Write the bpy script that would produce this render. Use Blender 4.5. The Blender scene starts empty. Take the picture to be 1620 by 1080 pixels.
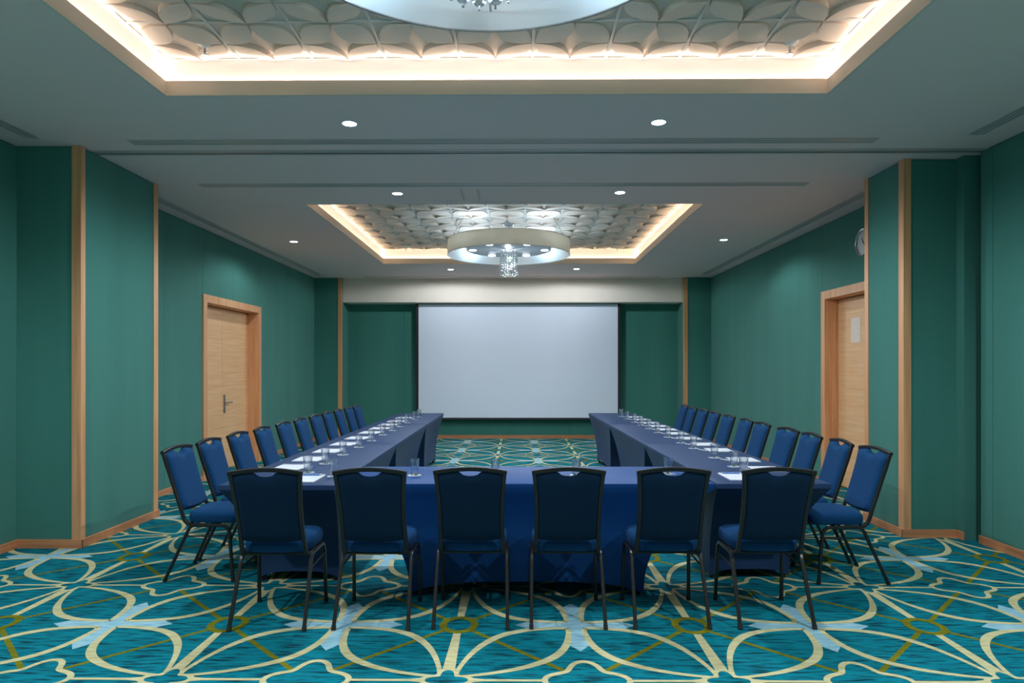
import bpy, bmesh, math, random
from mathutils import Vector, Matrix
random.seed(7)
PI = math.pi
S = bpy.context.scene
C = S.collection

# ------------------------------------------------------------------ materials
def hexc(r, g, b):
    f = lambda c: (c / 255 / 12.92) if c / 255 <= .04045 else ((c / 255 + .055) / 1.055) ** 2.4
    return (f(r), f(g), f(b), 1)

def mat(name, col, rough=.6, metal=0, col2=None, scale=(8, 8, 8), nscale=1.0, contrast=(.35, .65), bump=0, bscale=None,
        sheen=0, spec=.5, detail=4, bdist=.002):
    m = bpy.data.materials.new(name)
    m.use_nodes = True
    nt = m.node_tree
    b = nt.nodes['Principled BSDF']
    b.inputs['Base Color'].default_value = col
    b.inputs['Roughness'].default_value = rough
    b.inputs['Metallic'].default_value = metal
    b.inputs['Specular IOR Level'].default_value = spec
    if sheen:
        b.inputs['Sheen Weight'].default_value = sheen
        b.inputs['Sheen Roughness'].default_value = .5
    tc = nt.nodes.new('ShaderNodeTexCoord')
    if col2:
        mp = nt.nodes.new('ShaderNodeMapping')
        mp.inputs['Scale'].default_value = scale
        nz = nt.nodes.new('ShaderNodeTexNoise')
        nz.inputs['Scale'].default_value = nscale
        nz.inputs['Detail'].default_value = detail
        rp = nt.nodes.new('ShaderNodeValToRGB')
        rp.color_ramp.elements[0].position = contrast[0]
        rp.color_ramp.elements[1].position = contrast[1]
        rp.color_ramp.elements[0].color = col
        rp.color_ramp.elements[1].color = col2
        nt.links.new(tc.outputs['Object'], mp.inputs['Vector'])
        nt.links.new(mp.outputs['Vector'], nz.inputs['Vector'])
        nt.links.new(nz.outputs['Fac'], rp.inputs['Fac'])
        nt.links.new(rp.outputs['Color'], b.inputs['Base Color'])
    if bump:
        mp2 = nt.nodes.new('ShaderNodeMapping')
        mp2.inputs['Scale'].default_value = bscale or scale
        nb = nt.nodes.new('ShaderNodeTexNoise')
        nb.inputs['Scale'].default_value = 1
        nb.inputs['Detail'].default_value = 3
        bp = nt.nodes.new('ShaderNodeBump')
        bp.inputs['Strength'].default_value = bump
        bp.inputs['Distance'].default_value = bdist
        nt.links.new(tc.outputs['Object'], mp2.inputs['Vector'])
        nt.links.new(mp2.outputs['Vector'], nb.inputs['Vector'])
        nt.links.new(nb.outputs['Fac'], bp.inputs['Height'])
        nt.links.new(bp.outputs['Normal'], b.inputs['Normal'])
    return m

def emit(name, col, strength):
    m = bpy.data.materials.new(name)
    m.use_nodes = True
    b = m.node_tree.nodes['Principled BSDF']
    b.inputs['Base Color'].default_value = (.8, .8, .8, 1)
    b.inputs['Emission Color'].default_value = col
    b.inputs['Emission Strength'].default_value = strength
    return m

M = {}
WALL_A, WALL_B = (.056, .218, .182, 1), (.066, .246, .206, 1)
M['wall'] = mat('green_fabric_wall', WALL_A, .85, col2=WALL_B, scale=(3.5, 3.5, .35), contrast=(.3, .7), bump=.25, bscale=(260, 260, 260), sheen=.15, spec=.2)
M['ceiling'] = mat('ceiling_paint', (.96, .71, .675, 1), .8, col2=(.97, .725, .69, 1), scale=(1.2, 1.2, 1.2), bump=.04, bscale=(60, 60, 60), spec=.2)
M['cove'] = mat('cove_paint', (.80, .66, .56, 1), .75, col2=(.82, .68, .58, 1), scale=(2, 2, 2), spec=.2)
M['cove_white'] = mat('cove_white_paint', (.84, .84, .83, 1), .75, col2=(.86, .86, .85, 1), scale=(2, 2, 2), spec=.2)
M['tile'] = mat('ceiling_tile', (.68, .58, .51, 1), .7, col2=(.71, .61, .54, 1), scale=(5, 5, 5), spec=.3)
M['tbar'] = mat('tile_grid_bar', (.55, .54, .52, 1), .5, col2=(.58, .57, .55, 1), scale=(5, 5, 5))
M['bulkhead'] = mat('bulkhead_paint', (.86, .77, .68, 1), .8, col2=(.88, .79, .70, 1), scale=(2, 2, 2), spec=.2)
OAK, OAK2 = hexc(196, 148, 98), hexc(222, 178, 126)
def wood(name, a, b, sc):
    return mat(name, a, .45, col2=b, scale=sc, contrast=(.3, .7), bump=.15, bscale=tuple(3 * s for s in sc), detail=6, bdist=.001)
M['oak_v'] = wood('oak_vertical', hexc(218, 150, 102), hexc(240, 182, 134), (26, 26, 1.3))
M['oak_h'] = wood('oak_veneer', hexc(236, 180, 130), hexc(248, 202, 154), (30, 1.6, 34))
M['oak_x'] = wood('baseboard_wood_x', hexc(196, 122, 80), hexc(220, 154, 110), (1.6, 30, 40))
M['oak_y'] = wood('baseboard_wood_y', hexc(196, 122, 80), hexc(220, 154, 110), (30, 1.6, 40))
M['teal'] = mat('carpet_teal', (.002, .205, .27, 1), .95, col2=(.004, .038, .060, 1), scale=(7, 46, 1), contrast=(.46, .66), bump=.5, bscale=(300, 300, 300), spec=.1, detail=6)
M['cream'] = mat('carpet_cream', (.66, .61, .35, 1), .95, col2=(.48, .43, .22, 1), scale=(9, 60, 1), contrast=(.4, .7), bump=.5, bscale=(300, 300, 300), spec=.1)
M['olive'] = mat('carpet_olive', (.205, .20, .012, 1), .95, col2=(.13, .13, .012, 1), scale=(9, 60, 1), contrast=(.4, .7), bump=.5, bscale=(300, 300, 300), spec=.1)
M['pale'] = mat('carpet_pale_blue', (.36, .60, .70, 1), .95, col2=(.19, .42, .54, 1), scale=(9, 60, 1), contrast=(.4, .7), bump=.5, bscale=(300, 300, 300), spec=.1)
M['chair_fabric'] = mat('chair_blue_fabric', (.003, .046, .140, 1), .85, col2=(.005, .057, .170, 1), scale=(90, 90, 90), contrast=(.3, .7), bump=.35, bscale=(420, 420, 420), sheen=.02, spec=.15)
M['chair_metal'] = mat('black_steel', (.011, .011, .012, 1), .36, 0, col2=(.016, .015, .015, 1), scale=(30, 30, 30), spec=.5)
M['rubber'] = mat('black_rubber', (.01, .01, .01, 1), .7, col2=(.015, .015, .015, 1), scale=(20, 20, 20))
M['chair_back'] = mat('chair_navy_back_fabric', (.004, .022, .056, 1), .85, col2=(.005, .027, .068, 1), scale=(90, 90, 90), contrast=(.3, .7), bump=.35, bscale=(420, 420, 420), sheen=.02, spec=.15)
M['cloth'] = mat('navy_stretch_cloth', (.019, .047, .125, 1), .6, col2=(.021, .051, .136, 1), scale=(4, 4, 4), bump=.12, bscale=(500, 500, 500), sheen=.03, spec=.22)
M['cloth_royal'] = mat('royal_blue_stretch_cloth', (.003, .054, .215, 1), .55, col2=(.004, .059, .23, 1), scale=(4, 4, 4), bump=.12, bscale=(500, 500, 500), sheen=.0, spec=.25)
M['screen'] = mat('screen_fabric', (.74, .79, .92, 1), .8, col2=(.76, .81, .94, 1), scale=(1, 1, 1), spec=.2)
M['black'] = mat('black_border', (.008, .008, .009, 1), .6, col2=(.011, .011, .012, 1), scale=(9, 9, 9))
M['dark'] = mat('vent_dark', (.03, .032, .035, 1), .6, col2=(.04, .04, .045, 1), scale=(9, 9, 9))
M['vent'] = mat('vent_aluminium', (.70, .57, .54, 1), .4, .1, col2=(.74, .60, .57, 1), scale=(3, 3, 3))
M['chrome'] = mat('chrome', (.70, .71, .73, 1), .16, 1, col2=(.74, .75, .77, 1), scale=(5, 5, 5))
M['steel'] = mat('brushed_steel', (.38, .37, .36, 1), .35, 1, col2=(.44, .43, .42, 1), scale=(60, 60, 5))
M['white'] = mat('white_plastic', (.75, .76, .78, 1), .4, col2=(.78, .79, .81, 1), scale=(9, 9, 9))
M['paper'] = mat('white_paper', (.66, .69, .76, 1), .8, col2=(.68, .71, .78, 1), scale=(20, 20, 20))
M['blue_print'] = mat('blue_print', (.02, .16, .55, 1), .6, col2=(.03, .2, .6, 1), scale=(40, 40, 40))
M['notice'] = mat('notice_paper', hexc(236, 220, 208), .7, col2=hexc(240, 226, 214), scale=(20, 20, 20))
M['dial'] = mat('clock_dial', (.62, .66, .68, 1), .4, col2=(.66, .70, .72, 1), scale=(9, 9, 9))
M['lamp'] = emit('downlight_lens', (.85, .93, 1, 1), 14)
M['disc_lamp'] = emit('chandelier_lens', (.80, .92, 1, 1), 5)
M['plate'] = mat('chandelier_plate', (.42, .48, .54, 1), .3, .5, col2=(.45, .51, .57, 1), scale=(3, 3, 3))

def shade_mat(m):
    nt = m.node_tree
    b = nt.nodes['Principled BSDF']
    tr = nt.nodes.new('ShaderNodeBsdfTranslucent')
    tr.inputs['Color'].default_value = (.96, .89, .78, 1)
    mx = nt.nodes.new('ShaderNodeMixShader')
    mx.inputs['Fac'].default_value = .55
    nt.links.new(b.outputs[0], mx.inputs[1])
    nt.links.new(tr.outputs[0], mx.inputs[2])
    nt.links.new(mx.outputs[0], nt.nodes['Material Output'].inputs[0])
    return m
M['shade'] = shade_mat(mat('drum_shade_fabric', (.78, .74, .64, 1), .85, col2=(.81, .77, .67, 1), scale=(60, 60, 8), bump=.2, bscale=(300, 300, 300), spec=.2))
M['lining'] = shade_mat(mat('shade_lining', (.46, .55, .63, 1), .8, col2=(.48, .57, .65, 1), scale=(3, 3, 3), spec=.2))

def glass(name, col=(.97, .99, 1, 1), ior=1.45):
    m = bpy.data.materials.new(name)
    m.use_nodes = True
    b = m.node_tree.nodes['Principled BSDF']
    b.inputs['Base Color'].default_value = col
    b.inputs['Roughness'].default_value = .0
    b.inputs['IOR'].default_value = ior
    b.inputs['Transmission Weight'].default_value = 1
    return m
def thin_glass(name):
    m = bpy.data.materials.new(name)
    m.use_nodes = True
    nt = m.node_tree
    nt.nodes.remove(nt.nodes['Principled BSDF'])
    t = nt.nodes.new('ShaderNodeBsdfTransparent')
    t.inputs['Color'].default_value = (.955, .97, .985, 1)
    g = nt.nodes.new('ShaderNodeBsdfGlossy')
    g.inputs['Roughness'].default_value = .03
    lw = nt.nodes.new('ShaderNodeLayerWeight')
    lw.inputs['Blend'].default_value = .5
    mx = nt.nodes.new('ShaderNodeMixShader')
    nt.links.new(lw.outputs['Facing'], mx.inputs['Fac'])
    nt.links.new(t.outputs[0], mx.inputs[1])
    nt.links.new(g.outputs[0], mx.inputs[2])
    nt.links.new(mx.outputs[0], nt.nodes['Material Output'].inputs[0])
    return m
M['glass'] = glass('tumbler_glass')
M['glass_base'] = glass('tumbler_base_glass')
M['crystal'] = glass('crystal', (.95, .985, 1, 1), 1.5)
def lighten(m, f):
    nt = m.node_tree
    t = nt.nodes.new('ShaderNodeBsdfTransparent')
    mx = nt.nodes.new('ShaderNodeMixShader')
    mx.inputs['Fac'].default_value = f
    nt.links.new(nt.nodes['Principled BSDF'].outputs[0], mx.inputs[1])
    nt.links.new(t.outputs[0], mx.inputs[2])
    nt.links.new(mx.outputs[0], nt.nodes['Material Output'].inputs[0])
lighten(M['crystal'], .35)
lighten(M['glass'], .2)

# ------------------------------------------------------------------ mesh helpers
def obj(name, bm, mats, parent=None, smooth=False, loc=None, rz=0, bevel=0):
    me = bpy.data.meshes.new(name)
    bmesh.ops.recalc_face_normals(bm, faces=bm.faces[:])
    bm.to_mesh(me)
    bm.free()
    if not isinstance(mats, (list, tuple)):
        mats = [mats]
    for m in mats:
        me.materials.append(m)
    if smooth:
        for p in me.polygons:
            p.use_smooth = True
        try:
            me.set_sharp_from_angle(angle=math.radians(42))
        except Exception:
            pass
    o = bpy.data.objects.new(name, me)
    C.objects.link(o)
    if parent:
        o.parent = parent
    if loc:
        o.location = loc
    o.rotation_euler.z = rz
    if bevel:
        b = o.modifiers.new('bevel', 'BEVEL')
        b.width = bevel
        b.segments = 2
        b.limit_method = 'ANGLE'
    return o

def thing(name, label, cat, loc=(0, 0, 0), rz=0, group=None):
    o = bpy.data.objects.new(name, None)
    C.objects.link(o)
    o.empty_display_size = .1
    o.location = loc
    o.rotation_euler = (0, 0, rz)
    return tag(o, label, cat, group)

def tag(o, label, cat, group=None):
    o['label'] = label
    o['category'] = cat
    if group:
        o['group'] = group
    return o

def struct(o):
    o['kind'] = 'structure'
    return o

def dup(root, loc, rz, label):
    r = root.copy()
    C.objects.link(r)
    r.location = loc
    r.rotation_euler = (0, 0, rz)
    r['label'] = label
    for ch in list(root.children):
        c = ch.copy()
        C.objects.link(c)
        c.parent = r
        for g in ch.children:
            d = g.copy()
            C.objects.link(d)
            d.parent = c
    return r

def box(bm, x0, x1, y0, y1, z0, z1, mi=0):
    v = [bm.verts.new(p) for p in ((x0, y0, z0), (x1, y0, z0), (x1, y1, z0), (x0, y1, z0), (x0, y0, z1), (x1, y0, z1), (x1, y1, z1), (x0, y1, z1))]
    for f in ((0, 3, 2, 1), (4, 5, 6, 7), (0, 1, 5, 4), (1, 2, 6, 5), (2, 3, 7, 6), (3, 0, 4, 7)):
        bm.faces.new([v[i] for i in f]).material_index = mi

def tube(bm, pts, r, seg=8, square=False, cap=True, mi=0, radii=None):
    pts = [Vector(p) for p in pts]
    rings = []
    n = len(pts)
    up = None
    for i, p in enumerate(pts):
        t = (pts[min(i + 1, n - 1)] - pts[max(i - 1, 0)]).normalized()
        if up is None:
            up = Vector((1, 0, 0)) if abs(t.x) < .8 else Vector((0, 0, 1))
        a = (up - t * up.dot(t)).normalized()
        b = t.cross(a)
        up = a
        rr = radii[i] if radii else r
        ring = []
        for k in range(seg):
            th = 2 * PI * (k + .5) / seg
            cx, cy = math.cos(th), math.sin(th)
            if square:
                e = .42
                cx = math.copysign(abs(cx) ** e, cx)
                cy = math.copysign(abs(cy) ** e, cy)
            ring.append(bm.verts.new(p + a * cx * rr + b * cy * rr))
        rings.append(ring)
    for i in range(n - 1):
        for k in range(seg):
            bm.faces.new((rings[i][k], rings[i][(k + 1) % seg], rings[i + 1][(k + 1) % seg], rings[i + 1][k])).material_index = mi
    if cap:
        bm.faces.new(rings[0][::-1]).material_index = mi
        bm.faces.new(rings[-1]).material_index = mi

def lathe(bm, prof, seg=24, center=(0, 0, 0), mi=0, axis='z', closed=False):
    """prof: list of (radius, height) or (radius, height, material)"""
    cx, cy, cz = center
    rings = []
    for p in prof:
        r, h = p[0], p[1]
        if r < 1e-6:
            q = (0, 0, h)
            rings.append([bm.verts.new(_ax(q, axis, center))])
        else:
            rings.append([bm.verts.new(_ax((r * math.cos(2 * PI * k / seg), r * math.sin(2 * PI * k / seg), h), axis, center)) for k in range(seg)])
    idx = list(range(len(rings) - 1))
    pairs = [(i, i + 1) for i in idx]
    if closed:
        pairs.append((len(rings) - 1, 0))
    for i, j in pairs:
        a, b = rings[i], rings[j]
        m = prof[j][2] if len(prof[j]) > 2 else mi
        for k in range(seg):
            k2 = (k + 1) % seg
            if len(a) == 1 and len(b) == 1:
                continue
            if len(a) == 1:
                f = bm.faces.new((a[0], b[k2], b[k]))
            elif len(b) == 1:
                f = bm.faces.new((a[k], a[k2], b[0]))
            else:
                f = bm.faces.new((a[k], a[k2], b[k2], b[k]))
            f.material_index = m
def _ax(q, axis, c):
    if axis == 'z':
        return (q[0] + c[0], q[1] + c[1], q[2] + c[2])
    if axis == '-x':
        return (c[0] - q[2], c[1] + q[0], c[2] + q[1])
    return (q[0] + c[0], q[1] + c[1], q[2] + c[2])

def catmull(pts, sub=6, closed=False):
    out = []
    n = len(pts)
    rng = n if closed else n - 1
    for i in range(rng):
        if closed:
            p = [pts[(i + k - 1) % n] for k in range(4)]
        else:
            p = [pts[max(i - 1, 0)], pts[i], pts[i + 1], pts[min(i + 2, n - 1)]]
        for s in range(sub):
            t = s / sub
            out.append(tuple(.5 * ((2 * p[1][k]) + (-p[0][k] + p[2][k]) * t + (2 * p[0][k] - 5 * p[1][k] + 4 * p[2][k] - p[3][k]) * t * t
                                   + (-p[0][k] + 3 * p[1][k] - 3 * p[2][k] + p[3][k]) * t ** 3) for k in range(len(pts[0]))))
    if not closed:
        out.append(tuple(pts[-1]))
    return out

N = bmesh.new
CEIL = 3.33
XL, XR = -4.15, 3.93          # side walls
YF, YB = 14.0, -2.4           # screen wall, wall behind

# ------------------------------------------------------------------ floor with its woven pattern
def build_floor():
    bm = N()
    v = [bm.verts.new(p) for p in ((-4.5, YB - .1, 0), (4.5, YB - .1, 0), (4.5, YF + .1, 0), (-4.5, YF + .1, 0))]
    bm.faces.new(v).material_index = 0
    PX, PY, CX, CY = 1.345, 1.36, .332, 3.83
    hx, hy = PX / 2, PY / 2
    def ribbon(pts, w, mi, z, closed=False):
        n = len(pts)
        a, b = [], []
        for i, p in enumerate(pts):
            q0 = pts[(i - 1) % n] if closed else pts[max(i - 1, 0)]
            q1 = pts[(i + 1) % n] if closed else pts[min(i + 1, n - 1)]
            dx, dy = q1[0] - q0[0], q1[1] - q0[1]
            L = math.hypot(dx, dy) or 1
            ww = (w[i] if isinstance(w, (list, tuple)) else w) / 2
            a.append(bm.verts.new((p[0] - dy / L * ww, p[1] + dx / L * ww, z)))
            b.append(bm.verts.new((p[0] + dy / L * ww, p[1] - dx / L * ww, z)))
        for i in range(n if closed else n - 1):
            j = (i + 1) % n
            bm.faces.new((a[i], b[i], b[j], a[j])).material_index = mi
    def poly(pts, mi, z):
        c = bm.verts.new((sum(p[0] for p in pts) / len(pts), sum(p[1] for p in pts) / len(pts), z))
        vs = [bm.verts.new((p[0], p[1], z)) for p in pts]
        for i in range(len(vs)):
            bm.faces.new((c, vs[i], vs[(i + 1) % len(vs)])).material_index = mi
    half = [(.075, .075), (.068, .17), (.11, .42), (.215, .62), (.39, .765), (.59, .86), (.79, .92), (.92, .94)]
    leaf = catmull(half + [(y, x) for x, y in half[::-1]], 5)
    lw = []
    for x, y in leaf:
        t = (x + y) / 2
        lw.append(.022 + .026 * math.exp(-((t - .42) / .30) ** 2))
    def quat(cx, cy, r, e, k=48):
        return [(cx + (r + e * math.cos(4 * a)) * math.cos(a), cy + (r + e * math.cos(4 * a)) * math.sin(a)) for a in [2 * PI * i / k for i in range(k)]]
    Z1, Z2, Z3, Z4 = .0005, .0009, .0013, .0017
    for i in range(-4, 4):
        for j in range(-5, 9):
            cx, cy = CX + i * PX, CY + j * PY
            if abs(cx + .1) > 4.9 or cy < YB - .8 or cy > YF + .6:
                continue
            def ok(x, y):
                return -4.5 < x < 4.5 and YB - .05 < y < YF + .05
            if ok(cx, cy):
                star = []
                for q in range(4):            # four arms of one star
                    a = q * PI / 2
                    for p in ((.06, -.055), (.28, -.085), (.44, -.12), (.42, -.07), (.52, 0), (.42, .07), (.44, .12), (.28, .085)):
                        star.append((cx + p[0] * hx * math.cos(a) - p[1] * hx * math.sin(a), cy + p[0] * hy * math.sin(a) + p[1] * hy * math.cos(a)))
                poly(star, 3, Z2)
            for sx in (-1, 1):
                for sy in (-1, 1):
                    if ok(cx + sx * .4 * hx, cy + sy * .4 * hy):
                        ribbon([(cx + sx * x * hx, cy + sy * y * hy) for x, y in leaf], lw, 1, Z3 + .00006 * (sx + 2 * sy))
            rx, ry = cx + hx, cy              # ring of olive on the band between two hubs
            if ok(rx, ry):
                ribbon([(rx + .092 * math.cos(2 * PI * k / 32), ry + .105 * math.sin(2 * PI * k / 32)) for k in range(32)], .042, 2, Z4 + .0004, True)
                for sx in (-1, 1):
                    for sy in (-1, 1):
                        d = Vector((sx * hx, sy * hy)).normalized()
                        L = math.hypot(hx, hy)
                        ribbon([(rx + d.x * .09, ry + d.y * .09), (rx + d.x * .13, ry + d.y * .13), (rx + d.x * (L - .14), ry + d.y * (L - .14))], [.06, .028, .028], 2, Z1 + .00004 * (sx + 2 * sy))
                for sy in (-1, 1):
                    ribbon([(rx, ry + sy * .12), (rx, ry + sy * (hy - .08))], [.042, .064], 1, Z3 + .0003 + .00004 * sy)
            ux, uy = cx + hx, cy + hy         # hub
            if ok(ux, uy):
                poly(quat(ux, uy, .108, .028), 1, Z3 + .0005)
                poly(quat(ux, uy, .078, .026), 0, Z3 + .0008)
                for sx in (-1, 1):
                    ribbon([(ux + sx * .12, uy), (ux + sx * .18, uy), (ux + sx * (hx - .20), uy)], [.045, .022, .022], 1, Z3 + .00024 + .00003 * sx)
            kx, ky = cx, cy + hy              # cloud between hubs
            if ok(kx, ky):
                ribbon(quat(kx, ky, .168, .036, 56), .030, 1, Z3 + .00035, True)
    o = struct(obj('floor', bm, [M['teal'], M['cream'], M['olive'], M['pale']]))
    o['label'] = 'teal carpet with cream leaf loops, olive rings and pale blue stars'
    return o
build_floor()

# ------------------------------------------------------------------ walls
def panels(bm, a, b, cuts, z0, z1, nrm, gap=.004, thick=.025, mi=0):
    """upholstered panels along the segment a-b; cuts are distances from a"""
    a, b = Vector(a), Vector(b)
    L = (b - a).length
    d = (b - a) / L
    n = Vector(nrm[:2])
    cs = [0] + list(cuts) + [L]
    def quad(s0, s1, off0, off1, z0, z1, mi):
        p = [a + d * s0 - n * off0, a + d * s1 - n * off0, a + d * s1 - n * off1, a + d * s0 - n * off1]
        lo = [bm.verts.new((q.x, q.y, z0)) for q in p]
        hi = [bm.verts.new((q.x, q.y, z1)) for q in p]
        bm.faces.new(lo).material_index = mi
        bm.faces.new(hi).material_index = mi
        for i in range(4):
            bm.faces.new((lo[i], lo[(i + 1) % 4], hi[(i + 1) % 4], hi[i])).material_index = mi
    for i in range(len(cs) - 1):
        quad(cs[i] + (gap / 2 if i else .003), cs[i + 1] - (gap / 2 if i < len(cs) - 2 else .003), 0, thick, z0, z1 - .012, mi)
    quad(.02, L - .02, thick - .012, .14, z0, z1, mi)

W = M['wall']
PLX, PLY0, PLY1 = -3.62, 5.44, 6.60      # left pier
PRX, PRY0, PRY1 = 3.40, 5.845, 6.485       # right pier
DL0, DL1 = 8.66, 10.62                   # left door opening (outer frame)
DR0, DR1 = 6.56, 8.56
DTOP = 2.47
FPL, FPR, FPY = -3.60, 3.38, 13.45       # slim piers by the screen wall

bm = N()
panels(bm, (XL, YB), (XL, PLY0), [1.1, 2.05, 3.0, 3.95, 4.9, 5.85, 6.8], 0, CEIL, (1, 0, 0))
panels(bm, (XL - .03, PLY0), (PLX, PLY0), [], 0, CEIL, (0, -1, 0))
panels(bm, (PLX, PLY0), (PLX, PLY1), [], 0, CEIL, (1, 0, 0))
panels(bm, (PLX, PLY1), (XL - .03, PLY1), [], 0, CEIL, (0, 1, 0))
panels(bm, (XL, PLY1), (XL, DL0), [1.12], 0, CEIL, (1, 0, 0))
panels(bm, (XL, DL0), (XL, DL1), [.94, 1.87], DTOP, CEIL, (1, 0, 0))
panels(bm, (XL, DL1), (XL, FPY), [.91, 1.92], 0, CEIL, (1, 0, 0))
panels(bm, (XL - .03, FPY), (FPL, FPY), [], 0, CEIL, (0, -1, 0))
panels(bm, (FPL, FPY), (FPL, YF), [], 0, CEIL, (1, 0, 0))
o = struct(obj('wall_left', bm, W)); o['label'] = 'left wall covered in green fabric panels, with a pier'

bm = N()
panels(bm, (XR, YB), (XR, 5.64), [1.2, 2.15, 3.1, 4.05, 5.0, 5.95, 7.9], 0, CEIL, (-1, 0, 0))
box(bm, XR + .02, 4.30, 5.50, 5.64, 0, CEIL)
box(bm, 4.28, 4.42, 5.60, 5.90, 0, CEIL)
box(bm, 3.86, 4.30, 5.745, 5.86, 0, CEIL)
panels(bm, (PRX, PRY0), (XR, PRY0), [], 0, CEIL, (0, -1, 0))
panels(bm, (PRX, PRY0), (PRX, PRY1), [], 0, CEIL, (-1, 0, 0))
panels(bm, (PRX, PRY1), (XR, PRY1), [], 0, CEIL, (0, 1, 0))
panels(bm, (XR, PRY1), (XR, DR0), [], 0, CEIL, (-1, 0, 0))
panels(bm, (XR, DR0), (XR, DR1), [.95], DTOP, CEIL, (-1, 0, 0), gap=.002)
panels(bm, (XR, DR1), (XR, FPY), [.95, 1.9, 2.85, 3.8], 0, CEIL, (-1, 0, 0), gap=.002)
panels(bm, (FPR, FPY), (XR + .03, FPY), [], 0, CEIL, (0, -1, 0))
panels(bm, (FPR, FPY), (FPR, YF), [], 0, CEIL, (-1, 0, 0))
o = struct(obj('wall_right', bm, W)); o['label'] = 'right wall covered in green fabric panels, with a pier'

bm = N()
panels(bm, (XL - .1, YF), (XR + .1, YF), [1.84, 3.01, 4.18, 5.35, 6.5], 0, CEIL, (0, -1, 0))
o = struct(obj('wall_far', bm, W)); o['label'] = 'green fabric wall behind the projection screen'
bm = N()
panels(bm, (XR + .1, YB), (XL - .1, YB), [1.5, 3, 4.5, 6], 0, CEIL, (0, 1, 0))
struct(obj('wall_back', bm, W))
bm = N()
box(bm, FPL, FPR, 13.56, 13.99, 2.84, CEIL)
o = struct(obj('wall_far_bulkhead', bm, M['bulkhead'], bevel=.004)); o['label'] = 'pale box bulkhead above the projection screen'

# wood posts on the pier corners
posts = [(PLX - .07, PLX + .008, PLY0 - .008, PLY0 + .05), (PLX - .07, PLX + .008, PLY1 - .07, PLY1 + .008),
         (PRX - .008, PRX + .06, PRY0 - .008, PRY0 + .07), (PRX - .008, PRX + .06, PRY1 - .06, PRY1 + .008),
         (FPL - .07, FPL + .008, FPY - .008, FPY + .05), (FPR - .008, FPR + .075, FPY - .008, FPY + .05)]
for i, p in enumerate(posts):
    bm = N()
    box(bm, *p, .0, CEIL - .002)
    struct(obj('trim_%d' % (i + 1), bm, M['oak_v'], bevel=.002))

def base(name, segs):
    for i, (x0, y0, x1, y1) in enumerate(segs):
        pass
    bm = N()
    for (x0, x1, y0, y1) in segs:
        box(bm, x0, x1, y0, y1, .0, .072)
    return bm
bt = .016
bm = base('l', [(XL - .01, XL + bt, YB, PLY0 - bt), (PLX, PLX + bt + .004, PLY0 - bt, PLY1 + bt), (XL, XL + bt, PLY1 + bt, DL0), (XL, XL + bt, DL1, FPY - bt), (FPL, FPL + bt, FPY, YF)])
struct(obj('baseboard_left', bm, M['oak_y'], bevel=.003))
bm = base('l', [(XL, PLX + bt + .004, PLY0 - bt - .004, PLY0), (XL, FPL + bt, FPY - bt, FPY), (XL, PLX + bt, PLY1, PLY1 + bt)])
struct(obj('baseboard_left_return', bm, M['oak_x'], bevel=.003))
bm = base('r', [(XR - bt, XR + .01, YB, 5.645), (PRX - bt - .004, PRX, PRY0 - bt, PRY1 + bt), (XR - bt, XR, DR1, FPY - bt), (FPR - bt, FPR, FPY, YF), (3.845, 3.862, 5.74, PRY0)])
struct(obj('baseboard_right', bm, M['oak_y'], bevel=.003))
bm = base('r', [(PRX - bt - .004, 3.862, PRY0 - bt - .004, PRY0), (FPR - bt, XR, FPY - bt, FPY), (PRX, XR, PRY1, PRY1 + bt)])
struct(obj('baseboard_right_return', bm, M['oak_x'], bevel=.003))
bm = base('f', [(FPL, FPR, YF - bt, YF)])
struct(obj('baseboard_far', bm, M['oak_x'], bevel=.003))

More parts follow.
